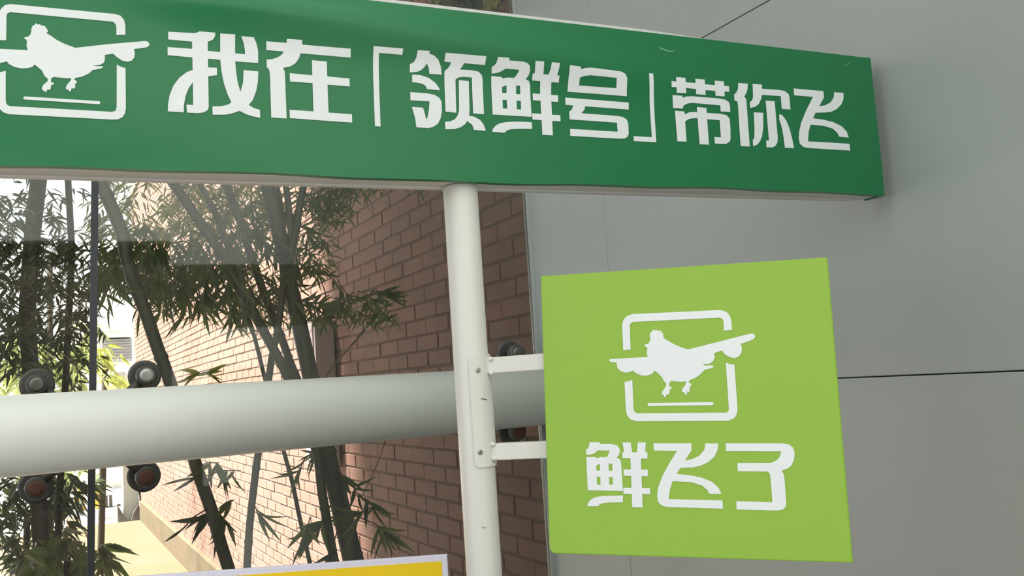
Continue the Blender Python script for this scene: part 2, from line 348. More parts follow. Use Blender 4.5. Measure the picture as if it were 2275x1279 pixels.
# ---------------------------------------------- printed shapes: outlines given in crop pixels
def crop(x0, y0, s):
    return lambda pts: [(x0 + x / s, y0 + y / s) for x, y in pts]
cA, cB, cC = crop(0, 0, 3.7617), crop(560, 40, 3.7617), crop(1060, 100, 5.3286)
cD, cE, cF = crop(1460, 120, 4.264), crop(1300, 660, 4.411), crop(1280, 960, 4.375)
def bar(x0, y0, x1, y1, r):
    pts = []
    for k in range(9):
        a = math.pi / 2 + math.pi * k / 8; pts.append((x0 + r * math.cos(a), y0 - r * math.sin(a)))
    for k in range(9):
        a = -math.pi / 2 + math.pi * k / 8; pts.append((x1 + r * math.cos(a), y1 - r * math.sin(a)))
    return pts
BANNER = [
 ('logo_frame', cA, [[(-22,340),(52,340),(55,135),(62,116),(85,105),(930,183),(952,190),(966,207),(972,230),(972,295),(1047,293),(1047,215),(1035,168),(1003,133),(955,120),(90,38),(45,45),(10,75),(-12,120),(-18,180)],
                   [(975,543),(1000,558),(1020,566),(1048,572),(1050,910),(1043,952),(1022,984),(985,1003),(940,1005),(75,960),(30,945),(-2,915),(-20,875),(-25,615),(48,598),(48,850),(57,880),(85,893),(930,940),(962,932),(973,905)]]),
 ('logo_underline', cA, [bar(208, 825, 824, 864, 13)]),
 ('logo_bird', cA, [[(197,320),(218,312),(240,308),(256,288),(262,262),(262,240),(275,217),(292,210),(300,195),(312,207),(325,208),(333,203),(340,215),(355,212),(358,222),(378,218),(380,235),(390,238),(393,250),(403,262),(388,280),(430,305),(470,335),(540,370),(628,403),(700,395),(900,372),(1210,345),(1235,350),(1250,370),(1240,390),(1215,400),(1118,413),(1127,450),(1120,485),(1100,510),(1065,520),(1020,510),(975,480),(945,452),(875,463),(877,500),(865,530),(835,546),(800,551),(772,547),(800,557),(855,558),(862,568),(840,577),(775,590),(740,620),(690,645),(625,658),(620,670),(640,685),(642,697),(628,703),(628,735),(618,748),(608,745),(600,738),(590,770),(580,772),(572,755),(555,755),(548,740),(560,715),(580,690),(590,680),(595,660),(560,661),(500,655),(450,648),(438,655),(428,662),(425,690),(450,700),(447,712),(428,717),(422,750),(410,760),(398,752),(385,777),(372,770),(352,755),(350,742),(362,715),(385,695),(400,680),(397,660),(375,645),(350,595),(310,560),(288,545),(270,565),(230,575),(180,577),(120,565),(75,540),(58,518),(0,532),(-40,540),(-110,530),(-150,505),(-165,470),(-240,465),(-260,440),(-235,415),(0,412),(232,423),(222,385),(225,345),(215,332)]]),
 ('character_wo', cA, [[(1405,268),(1620,280),(1645,277),(1665,266),(1797,278),(1796,305),(1780,332),(1755,345),(1735,350),(1602,350),(1405,332)],
   [(1604,340),(1735,345),(1742,900),(1732,925),(1700,943),(1650,950),(1560,945),(1556,878),(1612,882),(1609,600)],
   [(1605,588),(1560,605),(1500,650),(1450,715),(1415,800),(1402,880),(1400,935),(1533,943),(1535,880),(1550,800),(1575,740),(1608,693),(1640,640)],
   [(1400,395),(1604,410),(1740,427),(1845,437),(1965,447),(2048,455),(2150,470),(2157,528),(1966,515),(1840,502),(1737,493),(1604,482),(1400,463)],
   [(2013,308),(2117,318),(2140,365),(2155,420),(2157,528),(2060,500),(2048,470),(2045,420),(2035,365)],
   [(1730,565),(1812,568),(1812,630),(1735,640)],
   [(1838,285),(1962,293),(1965,515),(1972,600),(1985,690),(2008,770),(2040,830),(2080,880),(2120,906),(2170,920),(2172,987),(2120,977),(2060,960),(1997,928),(1950,885),(1932,860),(1900,790),(1870,700),(1850,600),(1840,500)],
   [(2035,587),(2158,598),(2155,680),(2140,760),(2110,840),(2075,880),(1997,930),(1940,950),(1880,962),(1775,962),(1773,893),(1850,890),(1900,878),(1932,860),(1980,810),(2008,770),(2030,690)]]),
 ('character_zai', cB, [[(115,200),(285,215),(285,183),(412,195),(412,230),(815,268),(818,337),(400,298),(270,285),(118,270)],
   [(285,200),(412,210),(402,300),(390,340),(360,380),(320,405),(258,418),(272,450),(275,500),(287,842),(158,833),(150,520),(147,460),(140,430),(122,412),(120,350),(170,345),(215,330),(245,310),(268,280)],
   [(498,355),(622,367),(638,800),(512,790)],[(313,462),(500,480),(628,490),(812,508),(814,574),(628,558),(500,545),(316,532)],
   [(312,768),(512,782),(638,792),(832,805),(836,875),(638,862),(314,838)]]),
 ('opening_bracket', cB, [[(1000,252),(1243,275),(1241,322),(1050,303),(1072,908),(1025,905)]]),
 ('character_ling', cB, [[(1362,290),(1460,297),(1460,318),(1500,330),(1540,365),(1565,415),(1578,480),(1475,472),(1468,430),(1450,390),(1430,420),(1405,442),(1375,455),(1312,460),(1310,393),(1340,380),(1358,345)],
   [(1332,478),(1400,482),(1470,505),(1525,545),(1555,585),(1565,608),(1458,598),(1445,570),(1420,555),(1380,545),(1334,540)],
   [(1318,622),(1450,632),(1520,645),(1560,670),(1580,705),(1582,780),(1572,840),(1550,885),(1510,912),(1470,922),(1370,915),(1360,840),(1345,790),(1332,745),(1425,752),(1440,800),(1452,852),(1465,825),(1475,760),(1478,700),(1320,690)],
   [(1590,313),(1925,345),(1925,410),(1752,393),(1740,420),(1720,440),(1830,448),(1880,460),(1910,490),(1918,530),(1932,808),(1842,800),(1828,505),(1760,498),(1715,503),(1692,520),(1702,795),(1612,785),(1598,470),(1600,450),(1625,430),(1640,405),(1645,385),(1590,378)],
   [(1720,525),(1803,533),(1812,780),(1805,840),(1780,885),(1740,915),(1690,930),(1612,932),(1608,870),(1650,866),(1690,850),(1715,815),(1725,770)],
   [(1800,818),(1850,828),(1900,855),(1930,895),(1948,945),(1848,938),(1835,895),(1805,875),(1790,860)]]),
 ('character_xian', cC, [[(200,178),(333,190),(333,217),(500,232),(550,248),(582,280),(593,325),(582,380),(553,418),(418,402),(440,375),(455,345),(465,317),(303,303),(270,325),(225,345),(180,352),(150,352),(143,280),(170,268),(190,240)],
   ([(150,380),(275,392),(278,410),(340,398),(450,405),(555,418),(595,440),(612,490),(635,856),(175,828)],[(283,505),(333,485),(338,575),(285,575)],[(447,488),(495,492),(500,590),(450,588)],[(290,655),(340,657),(347,760),(295,757)],[(457,665),(507,668),(510,770),(460,767)]),
   [(170,1032),(180,995),(210,960),(260,932),(330,918),(430,912),(560,914),(638,922),(641,998),(500,996),(400,1000),(355,1012),(325,1030),(318,1043)],
   [(637,225),(740,232),(752,370),(650,362)],[(830,240),(928,248),(922,330),(912,382),(812,372),(825,320)],[(627,357),(943,383),(943,460),(630,433)],[(645,580),(947,603),(947,680),(650,660)],[(640,813),(975,837),(977,910),(645,887)],[(722,370),(853,375),(887,1075),(762,1068)]]),
 ('character_hao', cC, [([(1047,272),(1180,287),(1182,318),(1230,302),(1300,296),(1600,325),(1680,335),(1725,360),(1748,405),(1760,612),(1055,560)],[(1183,405),(1230,390),(1300,380),(1620,408),(1628,522),(1185,492)]),
   [(1032,628),(1787,685),(1788,767),(1270,730),(1260,770),(1225,812),(1640,842),(1720,855),(1765,885),(1782,930),(1787,1050),(1775,1085),(1745,1108),(1690,1113),(1093,1080),(1090,997),(1655,1030),(1648,923),(1085,885),(1080,795),(1110,770),(1130,722),(1036,713)]]),
 ('closing_bracket', cC, [[(2015,345),(2067,348),(2115,1153),(1847,1140),(1845,1082),(2062,1093)]]),
 ('character_dai', cD, [[(125,260),(172,265),(262,272),(355,278),(443,290),(540,298),(627,305),(673,308),(676,362),(630,358),(545,352),(450,345),(362,335),(268,325),(175,318),(128,317)],
   [(170,222),(260,230),(268,375),(178,370)],[(353,238),(443,245),(453,390),(363,383)],[(537,255),(625,263),(633,405),(547,398)],
   [(138,392),(232,398),(233,418),(270,405),(330,403),(580,423),(640,435),(675,460),(685,500),(688,550),(597,545),(592,488),(330,465),(285,470),(245,490),(240,518),(147,512)],
   [(165,538),(255,545),(258,572),(300,553),(350,550),(600,568),(655,582),(682,615),(690,700),(692,800),(685,830),(655,850),(620,853),(543,848),(538,787),(600,790),(588,628),(350,608),(300,615),(262,640),(275,832),(187,828)],
   [(372,503),(462,512),(488,860),(398,855)]]),
 ('character_ni', cD, [[(760,277),(850,285),(848,330),(838,370),(817,405),(835,430),(840,470),(873,878),(787,873),(758,480),(752,452),(725,442),(722,385),(745,365),(758,330)],
   [(895,287),(983,293),(983,332),(1150,345),(1200,355),(1235,385),(1243,420),(1252,530),(1170,523),(1160,403),(983,390),(975,430),(955,475),(920,503),(873,513),(870,458),(890,445),(900,410)],
   [(908,555),(997,560),(998,700),(988,780),(968,830),(940,862),(905,875),(900,820),(915,795),(917,720)],
   [(1018,445),(1103,450),(1135,790),(1132,840),(1115,872),(1085,887),(1030,885),(1027,820),(1053,822)],
   [(1147,573),(1175,582),(1215,635),(1245,710),(1270,800),(1290,895),(1203,890),(1190,790),(1170,690),(1148,625)]]),
 ('character_fei', cD, [[(1282,330),(1565,355),(1570,415),(1525,498),(1580,490),(1630,463),(1660,420),(1668,365),(1757,372),(1755,430),(1735,480),(1690,525),(1640,550),(1580,558),(1490,560),(1465,612),(1560,625),(1660,650),(1740,690),(1785,740),(1803,795),(1713,787),(1695,750),(1650,710),(1570,685),(1443,672),(1425,740),(1420,830),(1810,853),(1818,918),(1420,893),(1375,882),(1342,850),(1332,800),(1335,740),(1355,650),(1400,540),(1465,410),(1287,395)]]),
]
LIME = [
 ('logo_frame', cE, [[(373,520),(446,512),(438,280),(445,255),(470,242),(1320,200),(1345,212),(1355,235),(1360,330),(1440,317),(1432,225),(1415,175),(1380,140),(1320,125),(460,165),(410,185),(375,220),(362,270)],
   [(386,830),(430,822),(462,808),(475,1100),(485,1125),(510,1137),(1385,1130),(1405,1115),(1408,1090),(1378,638),(1400,650),(1425,657),(1462,660),(1494,1095),(1485,1150),(1455,1190),(1400,1210),(500,1215),(440,1195),(408,1150),(398,1095)]]),
 ('logo_underline', cE, [bar(627, 1051, 1243, 1042, 15)]),
 ('logo_bird', cE, [[(578,468),(600,458),(620,455),(635,425),(640,400),(633,375),(640,345),(660,330),(668,315),(680,325),(700,318),(712,330),(735,325),(748,335),(755,350),(767,355),(762,368),(770,380),(765,398),(810,425),(870,460),(940,490),(1008,512),(1200,463),(1400,412),(1620,355),(1650,358),(1668,380),(1658,405),(1620,425),(1525,458),(1537,500),(1530,550),(1500,585),(1460,597),(1410,585),(1370,560),(1340,522),(1265,548),(1270,590),(1255,625),(1220,652),(1160,658),(1160,668),(1255,668),(1258,685),(1230,697),(1170,712),(1130,755),(1080,790),(1020,815),(1015,840),(1040,845),(1040,865),(1028,875),(1022,925),(1010,935),(1002,920),(995,955),(980,955),(972,930),(950,930),(950,905),(965,880),(985,855),(990,825),(960,828),(900,828),(845,818),(835,830),(825,840),(822,875),(848,878),(850,892),(832,900),(825,945),(810,958),(800,945),(790,980),(775,975),(765,955),(752,955),(755,925),(775,895),(795,870),(792,840),(775,825),(750,780),(715,745),(678,718),(660,750),(610,768),(555,768),(500,745),(465,718),(430,735),(390,738),(345,722),(315,690),(308,640),(255,635),(232,620),(245,605),(300,603),(612,585),(603,540),(610,500),(595,485)]]),
 ('character_xian', cF, [[(130,95),(230,97),(230,113),(340,113),(395,125),(422,155),(425,190),(415,220),(393,247),(298,240),(315,210),(325,178),(210,175),(185,200),(150,215),(97,218),(95,170),(115,155),(127,130)],
   ([(98,240),(190,240),(193,252),(240,240),(395,245),(425,262),(437,290),(455,570),(113,563)],[(195,325),(230,305),(233,370),(198,372)],[(315,303),(350,305),(355,373),(318,373)],[(200,430),(235,432),(237,508),(203,507)],[(320,435),(355,436),(357,508),(323,507)]),
   [(110,718),(112,695),(135,660),(180,632),(260,618),(455,613),(455,680),(320,682),(260,688),(230,700),(215,718)],
   [(450,98),(530,98),(545,195),(467,197)],[(600,98),(677,98),(672,195),(590,197)],[(448,193),(693,193),(693,256),(450,250)],[(460,360),(697,363),(697,427),(463,422)],[(457,537),(718,542),(720,600),(460,597)],[(525,195),(628,198),(647,732),(545,727)]]),
 ('character_fei', cF, [[(752,107),(1120,107),(1122,175),(1060,272),(1130,260),(1200,225),(1245,170),(1257,107),(1382,108),(1375,170),(1345,235),(1285,290),(1210,325),(1130,342),(1015,345),(977,403),(1100,415),(1220,440),(1320,480),(1385,540),(1413,598),(1295,597),(1275,560),(1220,515),(1120,485),(938,475),(910,560),(900,648),(1422,662),(1427,742),(880,725),(830,710),(795,675),(787,620),(795,540),(840,420),(900,310),(980,182),(755,177)]]),
 ('character_le', cF, [[(1453,107),(2000,107),(2070,118),(2110,150),(2125,200),(2118,270),(2090,325),(2050,355),(1998,372),(2015,400),(2025,450),(2042,690),(2035,725),(2010,750),(1960,760),(1560,750),(1557,668),(1907,680),(1890,450),(1880,400),(1860,380),(1570,378),(1568,298),(1890,298),(1945,275),(1978,240),(1993,185),(1457,183)]]),
]
def print_shape(name, conv, polys, to3d, mat_, parent, cutx=None, finish=None):
    bm = bmesh.new()
    for pl in polys:
        loops = [conv(l) for l in (pl if isinstance(pl, tuple) else (pl,))]
        lift = (EYE - to3d(*loops[0][0])).normalized() * (4e-5 * polys.index(pl))
        P = [[to3d(*q) + lift for q in l] for l in loops]
        flat = [p for l in P for p in l]
        tris = tessellate_polygon([[Vector((q[0], q[1], 0)) for q in l] for l in loops])
        vs_ = [bm.verts.new(p) for p in flat]
        for t in tris:
            try: bm.faces.new([vs_[i] for i in t])
            except ValueError: pass
    if cutx:
        xs = [v.co.x for v in bm.verts]; zs = [v.co.z for v in bm.verts]
        x = min(xs) + cutx
        while x < max(xs):
            bmesh.ops.bisect_plane(bm, geom=bm.verts[:] + bm.edges[:] + bm.faces[:], plane_co=(x, 0, 0), plane_no=(1, 0, 0)); x += cutx
        z = min(zs) + cutx
        while z < max(zs):
            bmesh.ops.bisect_plane(bm, geom=bm.verts[:] + bm.edges[:] + bm.faces[:], plane_co=(0, 0, z), plane_no=(0, 0, 1)); z += cutx
    if finish:
        for v_ in bm.verts: v_.co = finish(v_.co)
    for fc in bm.faces:
        fc.normal_update()
        if fc.normal.dot(EYE - fc.calc_center_median()) < 0: fc.normal_flip()
    return bmo(name, bm, mat_, parent, True)
GLYPH = {'wo': 'white Chinese character wo', 'zai': 'white Chinese character zai'}
for name, conv, polys in BANNER:
    nm = 'character' if name.startswith('character') else name
    print_shape(nm, conv, polys, lambda x, y: atY(x, y, YB), M_print, banner, .011,
                lambda c: Vector((c.x, c.y - .0012 - disp(c.x, c.z) - .0009, c.z)))

M_mark = mat('pale_green_crease', (.16, .42, .26), .4)
for q in ([(1458, 104), (1470, 108), (1484, 113), (1494, 114), (1493, 109), (1496, 117), (1482, 116), (1468, 111)],
          [(1872, 146), (1879, 144), (1887, 137), (1886, 140), (1880, 146)]):
    print_shape('crease_mark', lambda p: p, [q], lambda x, y: atY(x, y, YB), M_mark, banner, None, lambda c: Vector((c.x, c.y - .0012 - disp(c.x, c.z) - .0008, c.z)))

# ------------------------------------------------------------------ white post under the banner
PX, PY, PR = .628, 1.4415, .0281
post = empty('post', (PX, PY, 0), 'round white painted post standing under the green banner', 'post')
bm = bmesh.new(); lathe(bm, [(PR, 0), (PR, ZB0 - .004), (PR - .001, ZB0 - .001)], (PX, PY, 0), Vector((0, 0, 1)), 48)
bmo('pole', bm, M_white, post, False)
for p in post.children[0].data.polygons: p.use_smooth = len(p.vertices) == 4
bm = bmesh.new(); lathe(bm, [(.055, 0), (.055, .006), (.05, .008)], (PX, PY, 0), Vector((0, 0, 1)), 32); bmo('base_plate', bm, M_white, post)
def post_patch(name, pts, m, parent, off=.0006):
    """small mark following the cylinder, from pixel outline"""
    out = []
    for x, y in pts:
        d = ray(x, y); dx, dy = d.x, d.y
        A = dx * dx + dy * dy; B = -2 * (dx * PX + dy * PY); C_ = PX * PX + PY * PY - (PR + off) ** 2
        t = (-B - math.sqrt(max(0, B * B - 4 * A * C_))) / (2 * A); out.append(EYE + d * t)
    return pyd(name, out, [tuple(range(len(out)))], m, parent)
post_patch('scuff', [(1068, 884), (1075, 885), (1082, 887), (1081, 889), (1074, 887), (1069, 886)], M_dark, post, .0037)
post_patch('scuff', [(1068, 1168), (1076, 1171), (1082, 1171), (1081, 1173), (1074, 1173)], M_screw, post)

# ------------------------------------------------------------------ lime square sign on its bracket
e1 = Vector((.69413, -.71896, 0)).normalized()
e1t = Vector((.69413306, -.71895512, -.03581652)); e2t = Vector((-.0692297, -.05305452, -.99618897))
NS = e1t.cross(e2t).normalized()
if NS.y > 0: NS = -NS
nh = Vector((-e1.y, e1.x, 0)); nh = nh if nh.y < 0 else -nh
B0 = Vector((PX + .021, PY - .017, ZE))
sign = empty('square_sign', (.86, 1.22, ZE - .35), 'lime green square sign with white bird logo bolted to the white post', 'sign')
A0 = B0 + nh * .0275 + Vector((0, 0, -.07))
cs = [(1201, 613), (1838, 571), (1895, 1250), (1221, 1226)]
c3 = [atP(x, y, A0, NS) for x, y in cs]
bm = bmesh.new()
cut = []
bl_pts = [atP(1228, 1229, A0, NS), atP(1220.5, 1219, A0, NS)]
ring = [c3[0], c3[1], c3[2], bl_pts[0], bl_pts[1]]
fv = [bm.verts.new(p) for p in ring]; bv = [bm.verts.new(p - NS * .015) for p in ring]
bm.faces.new(fv); bm.faces.new(bv[::-1])
for i in range(5): bm.faces.new((fv[i], bv[i], bv[(i + 1) % 5], fv[(i + 1) % 5]))
bmesh.ops.recalc_face_normals(bm, faces=bm.faces[:])
bmesh.ops.bevel(bm, geom=bm.edges[:], offset=.0012, segments=2, affect='EDGES')
bmo('panel', bm, M_lime, sign)
for name, conv, polys in LIME:
    nm = 'character' if name.startswith('character') else name
    print_shape(nm, conv, polys, lambda x, y: atP(x, y, A0 + NS * .0006, NS), M_print, sign)
nb = Vector((e1.y, -e1.x, 0)); zup = Vector((0, 0, 1))
def bar_z(px, py): return atP(px, py, B0 + nh * .0125, nh).z
for (t_, b_) in (((1150, 789), (1150, 825)), ((1156, 983), (1156, 1020))):
    z1, z0 = bar_z(*t_), bar_z(*b_)
    bm = bmesh.new(); obox(bm, B0 + nh * -.0125 + Vector((0, 0, z0 - B0.z)) , e1, nh, zup, .30, .0240, z1 - z0)
    bmesh.ops.recalc_face_normals(bm, faces=bm.faces[:]); bmesh.ops.bevel(bm, geom=bm.edges[:], offset=.0012, segments=2, affect='EDGES')
    bmo('arm', bm, M_white, sign)
# curved mounting plate hugging the post
tocam = Vector((-PX, -PY, 0)).normalized(); a0 = math.atan2(tocam.y, tocam.x)
ztop = atP(1062, 786, Vector((PX, PY, 0)) + tocam * PR, tocam).z; zbot = atP(1080, 1037, Vector((PX, PY, 0)) + tocam * PR, tocam).z
bm = bmesh.new(); na, nzp = 14, 9; ro, ri = PR + .0034, PR + .0002
G = [[], []]
for i in range(na + 1):
    a = a0 + math.radians(-7 + 92 * i / na)
    ins = .006 * (max(0, 1 - i / 2) ** 2 + max(0, 1 - (na - i) / 2) ** 2)
    for s, r in enumerate((ro, ri)):
        G[s].append([bm.verts.new((PX + r * math.cos(a), PY + r * math.sin(a), z)) for z in [zbot + ins + (ztop - zbot - 2 * ins) * k / nzp for k in range(nzp + 1)]])
for s in (0, 1):
    for i in range(na):
        for k in range(nzp):
            q = (G[s][i][k], G[s][i + 1][k], G[s][i + 1][k + 1], G[s][i][k + 1]); bm.faces.new(q if s == 0 else q[::-1])
for k in range(nzp):
    bm.faces.new((G[0][0][k], G[0][0][k + 1], G[1][0][k + 1], G[1][0][k])); bm.faces.new((G[0][na][k], G[1][na][k], G[1][na][k + 1], G[0][na][k + 1]))
for i in range(na):
    bm.faces.new((G[0][i][0], G[1][i][0], G[1][i + 1][0], G[0][i + 1][0])); bm.faces.new((G[0][i][nzp], G[0][i + 1][nzp], G[1][i + 1][nzp], G[1][i][nzp]))
bmesh.ops.recalc_face_normals(bm, faces=bm.faces[:]); bmo('mounting_plate', bm, M_white, sign, False)
def on_post(px, py, r):
    d = ray(px, py); A = d.x ** 2 + d.y ** 2; B = -2 * (d.x * PX + d.y * PY); C_ = PX * PX + PY * PY - r * r
    p = EYE + d * ((-B - math.sqrt(max(0, B * B - 4 * A * C_))) / (2 * A)); n = Vector((p.x - PX, p.y - PY, 0)).normalized(); return p, n
for px, py in ((1062, 822), (1067, 1004)):
    p, n = on_post(px, py, ro); bm = bmesh.new(); lathe(bm, [(.0042, 0), (.0042, .001), (.0028, .0022)], p, n, 16)
    sc = bmo('screw', bm, M_screw, sign)
    bm = bmesh.new(); t = n.cross(zup)
    for d1, d2 in ((t, zup), (zup, t)):
        obox(bm, p + n * .0021 - d1 * .0026 - d2 * .0004, d1, d2, n, .0052, .0008, .0004)
    bmo('cross_slot', bm, M_dark, sc)
# weld beads where arms meet plate
for px, py in ((1090, 797), (1092, 828), (1095, 987), (1098, 1018)):
    p = atP(px, py, B0 + nh * .012, nh); bm = bmesh.new()
    bmesh.ops.create_icosphere(bm, subdivisions=2, radius=.0042, matrix=Matrix.Translation(p))
    for v_ in bm.verts: v_.co += Vector((rnd.uniform(-.0007, .0007), rnd.uniform(-.0007, .0007), rnd.uniform(-.001, .001)))
    bmo('weld_bead', bm, M_white, sign, True)

# ------------------------------------------------------------------ big horizontal tube in front of the glass
TR = .0966
def tube_y(x): return 2.625 + .155 * x
def tz(x): return ZE - .0213 * tube_y(x)
tb = empty('handrail_tube', (.5, tube_y(.5), tz(.5)), 'thick pale round steel tube running horizontally in front of the glass', 'tube')
bm = bmesh.new(); xa, xb = -.75, XG + .004
dirx = Vector((xb - xa, tube_y(xb) - tube_y(xa), tz(xb) - tz(xa)))
lathe(bm, [(TR, 0), (TR, dirx.length)], (xa, tube_y(xa), tz(xa)), dirx, 72)
t_o = bmo('tube', bm, M_tube, tb)
for p in t_o.data.polygons: p.use_smooth = len(p.vertices) == 4
bm = bmesh.new(); lathe(bm, [(TR + .012, 0), (TR + .012, .008)], Vector((xb, tube_y(xb), tz(xb))) - dirx.normalized() * .012, dirx, 48); bmo('wall_flange', bm, M_tube, tb)

# ------------------------------------------------------------------ spider glass fittings
def spider(cx, heads, label, caps):
    c = Vector((cx, YGL - .03, ZE - .064))
    s = empty('glass_spider_fitting', c, label, 'glass fitting', 'spider fittings holding the glass')
    bm = bmesh.new(); lathe(bm, [(.03, -.008), (.035, 0), (.035, .02), (.02, .028)], c, Vector((0, 1, 0)), 24); bmo('hub', bm, M_steel2, s, True)
    for (hx, hz), cm in zip(heads, caps):
        h = Vector((hx, YGL, hz))
        bm = bmesh.new(); tube(bm, [c, (c + h) / 2 + Vector((0, -.02, 0)), h + Vector((0, -.05, 0))], [.02, .015, .014], 12); bmo('arm', bm, M_steel2, s, True)
        bm = bmesh.new(); lathe(bm, [(.014, -.07), (.014, .0), (.043, -.0135), (.046, -.010), (.046, -.001), (.04, 0)][::1] if False else [(.040, -.014), (.0455, -.0105), (.0455, -.0005)], h, Vector((0, 1, 0)), 36)
        d = bmo('disc', bm, M_steel2, s)
        bm = bmesh.new(); lathe(bm, [(.017, -.05), (.017, -.012)], h, Vector((0, 1, 0)), 20); bmo('stud', bm, M_steel, s, True)
        bm = bmesh.new(); lathe(bm, [(.018, -.078), (.024, -.077), (.0275, -.073), (.0285, -.066), (.0285, -.050), (.025, -.046)], h, Vector((0, 1, 0)), 32)
        cap = bmo('cap', bm, M_steel2, s)
        bm = bmesh.new(); lathe(bm, [(.012, -.0835), (.0185, -.082), (.0205, -.0785), (.0205, -.076)], h, Vector((0, 1, 0)), 28); bmo('cap_face', bm, cm, cap, True)
spider(.14, [(.0, ZE + .070), (.278, ZE + .078), (-.008, ZE - .205), (.268, ZE - .205)], 'four armed steel glass fitting on the dark joint behind the tube', [M_steel, M_screw, M_rust, M_rust])
spider(1.53, [(1.447, ZE + .085), (1.432, ZE - .177)], 'two armed steel glass fitting beside the grey wall', [M_steel, M_rust])

# ------------------------------------------------------------------ yellow board in the lower part of the picture
by_c = EYE + ray(993, 1232) * (1.95 / ray(993, 1232).dot(fwd))
er = rt0.copy(); nrm = Vector((er.y, -er.x, 0)); nrm = nrm if nrm.dot(EYE - by_c) > 0 else -nrm
er = (er + Vector((0, 0, .004))).normalized()
BW, BH = .95, .62
yb = empty('yellow_board', (by_c.x - er.x * BW / 2, by_c.y - er.y * BW / 2, 0), 'yellow display board with white border below the thick tube', 'board')
bm = bmesh.new(); obox(bm, by_c - er * BW - nrm * .014 - zup * BH, er, nrm, zup, BW, .014, BH); bmesh.ops.recalc_face_normals(bm, faces=bm.faces[:])
bmesh.ops.bevel(bm, geom=bm.edges[:], offset=.001, segments=1, affect='EDGES'); bmo('board_panel', bm, M_border, yb)
bd_ = .0115
bm = bmesh.new(); obox(bm, by_c - er * (BW - bd_) - nrm * .0002 - zup * (BH - bd_), er, nrm, zup, BW - 2 * bd_, .0008, BH - 2 * bd_); bmesh.ops.recalc_face_normals(bm, faces=bm.faces[:]); bmo('yellow_print', bm, M_yellow, yb)
for s in (.12, BW - .12):
    p = by_c - er * s; bm = bmesh.new(); tube(bm, [(p.x - nrm.x * .028, p.y - nrm.y * .028, 0), (p.x - nrm.x * .028, p.y - nrm.y * .028, by_c.z - .1)], [.012, .012], 16); bmo('leg', bm, M_white, yb, True)

# ------------------------------------------------------------------ alley: cabinet on the brick wall
pa = atY(722, 760, 5.72); 
zc1 = atY(705, 707, 5.72).z; zc0 = atY(690, 1040, 5.72).z
cab = empty('meter_cabinet', (XB - .1, 5.85, zc0), 'mauve grey metal cabinet on the brick wall behind the bamboo', 'cabinet')
bmo('cabinet_body', boxbm((XB - .13, 5.72, zc0), (XB - .012, 6.05, zc1), .004), M_cabinet, cab)
bmo('cabinet_lid', boxbm((XB - .14, 5.71, zc1 - .004), (XB - .01, 6.06, zc1 + .012), .003), M_cabinet, cab)
bmo('door', boxbm((XB - .138, 5.75, zc0 + .03), (XB - .128, 6.02, zc1 - .03), .002), M_cabinet, cab)

# ------------------------------------------------------------------ leaves
def leaf_mesh(name, m, droop=.12):
    n = 6; v_, f_ = [], []
    for i in range(n + 1):
        t = i / n; w = .5 * (math.sin(math.pi * min(1, t ** .75)) ** .9) if 0 < i < n else .02
        z = -droop * t * t
        v_ += [(t, -w, z + .10 * w), (t, 0, z), (t, w, z + .10 * w)]
    for i in range(n):
        a = 3 * i; f_ += [(a, a + 3, a + 4, a + 1), (a + 1, a + 4, a + 5, a + 2)]
    me = bpy.data.meshes.new(name); me.from_pydata(v_, [], f_); me.update(); me.polygons.foreach_set('use_smooth', [True] * len(me.polygons)); me.materials.append(m); return me
LEAF = leaf_mesh('leaf', M_leaf); LEAFD = leaf_mesh('leaf_dark', M_leaf_dark); LEAFS = leaf_mesh('leaf_sun_tint', M_leaf_sun_tint); LEAFY = leaf_mesh('leaf_yellow', M_leaf_yel)
def frame(base, direction, length, width, twist):
    x = direction.normalized(); ref = Vector((0, 0, 1)) if abs(x.z) < .93 else Vector((1, 0, 0))
    y = ref.cross(x).normalized(); z = x.cross(y)
    y, z = y * math.cos(twist) + z * math.sin(twist), z * math.cos(twist) - y * math.sin(twist)
    m = Matrix.Identity(4)
    for i in range(3):
        m[i][0] = x[i] * length; m[i][1] = y[i] * width; m[i][2] = z[i] * length; m[i][3] = base[i]
    return m
n_leaf = [0]
def fan(parent, base_px, Y, n, ang, spread, lpx, wpx=12, me=None, dep=.45, twig_from=None, r=None):
    """a fan of leaves on a twig: ang in picture degrees (90 = hanging down)"""
    r = r or rnd; base = atY(*base_px, Y); depth = (base - EYE).dot(fwd)
    bm = bmesh.new()
    if twig_from: st = atY(*twig_from, Y + r.uniform(-.05, .05))
    else:
        a = math.radians(ang); st = base - (rgt * math.cos(a) - upv * math.sin(a)) * .09
    mid = (st + base) / 2 + Vector((0, 0, .012))
    tube(bm, [st, mid, base], [.0028, .0022, .0012], 5)
    tw = bmo('twig', bm, M_twig, parent, True)
    for k in range(n):
        t = (k / (n - 1) - .5) if n > 1 else 0
        a = math.radians(ang + .8 * spread * t + r.uniform(-14, 14))
        d = rgt * math.cos(a) - upv * math.sin(a) + fwd * r.uniform(-dep, dep)
        L = lpx * r.uniform(.8, 1.25) * depth / F; wd_ = wpx * r.uniform(.55, .85) * depth / F
        o = bpy.data.objects.new('leaf', me or LEAF); COL.objects.link(o); o.parent = tw
        # face the blade roughly to the viewer, with scatter
        x = d.normalized(); z = (-fwd - x * (-fwd).dot(x)).normalized(); y = z.cross(x)
        tt = r.uniform(-1.0, 1.0); y, z = y * math.cos(tt) + z * math.sin(tt), z * math.cos(tt) - y * math.sin(tt)
        m = Matrix.Identity(4); tw_t = r.uniform(0, 1.0)
        for i in range(3):
            m[i][0] = x[i] * L; m[i][1] = y[i] * wd_; m[i][2] = z[i] * L; m[i][3] = (base - x * .004 + (mid - base) * tw_t)[i]
        o.matrix_basis = m; n_leaf[0] += 1
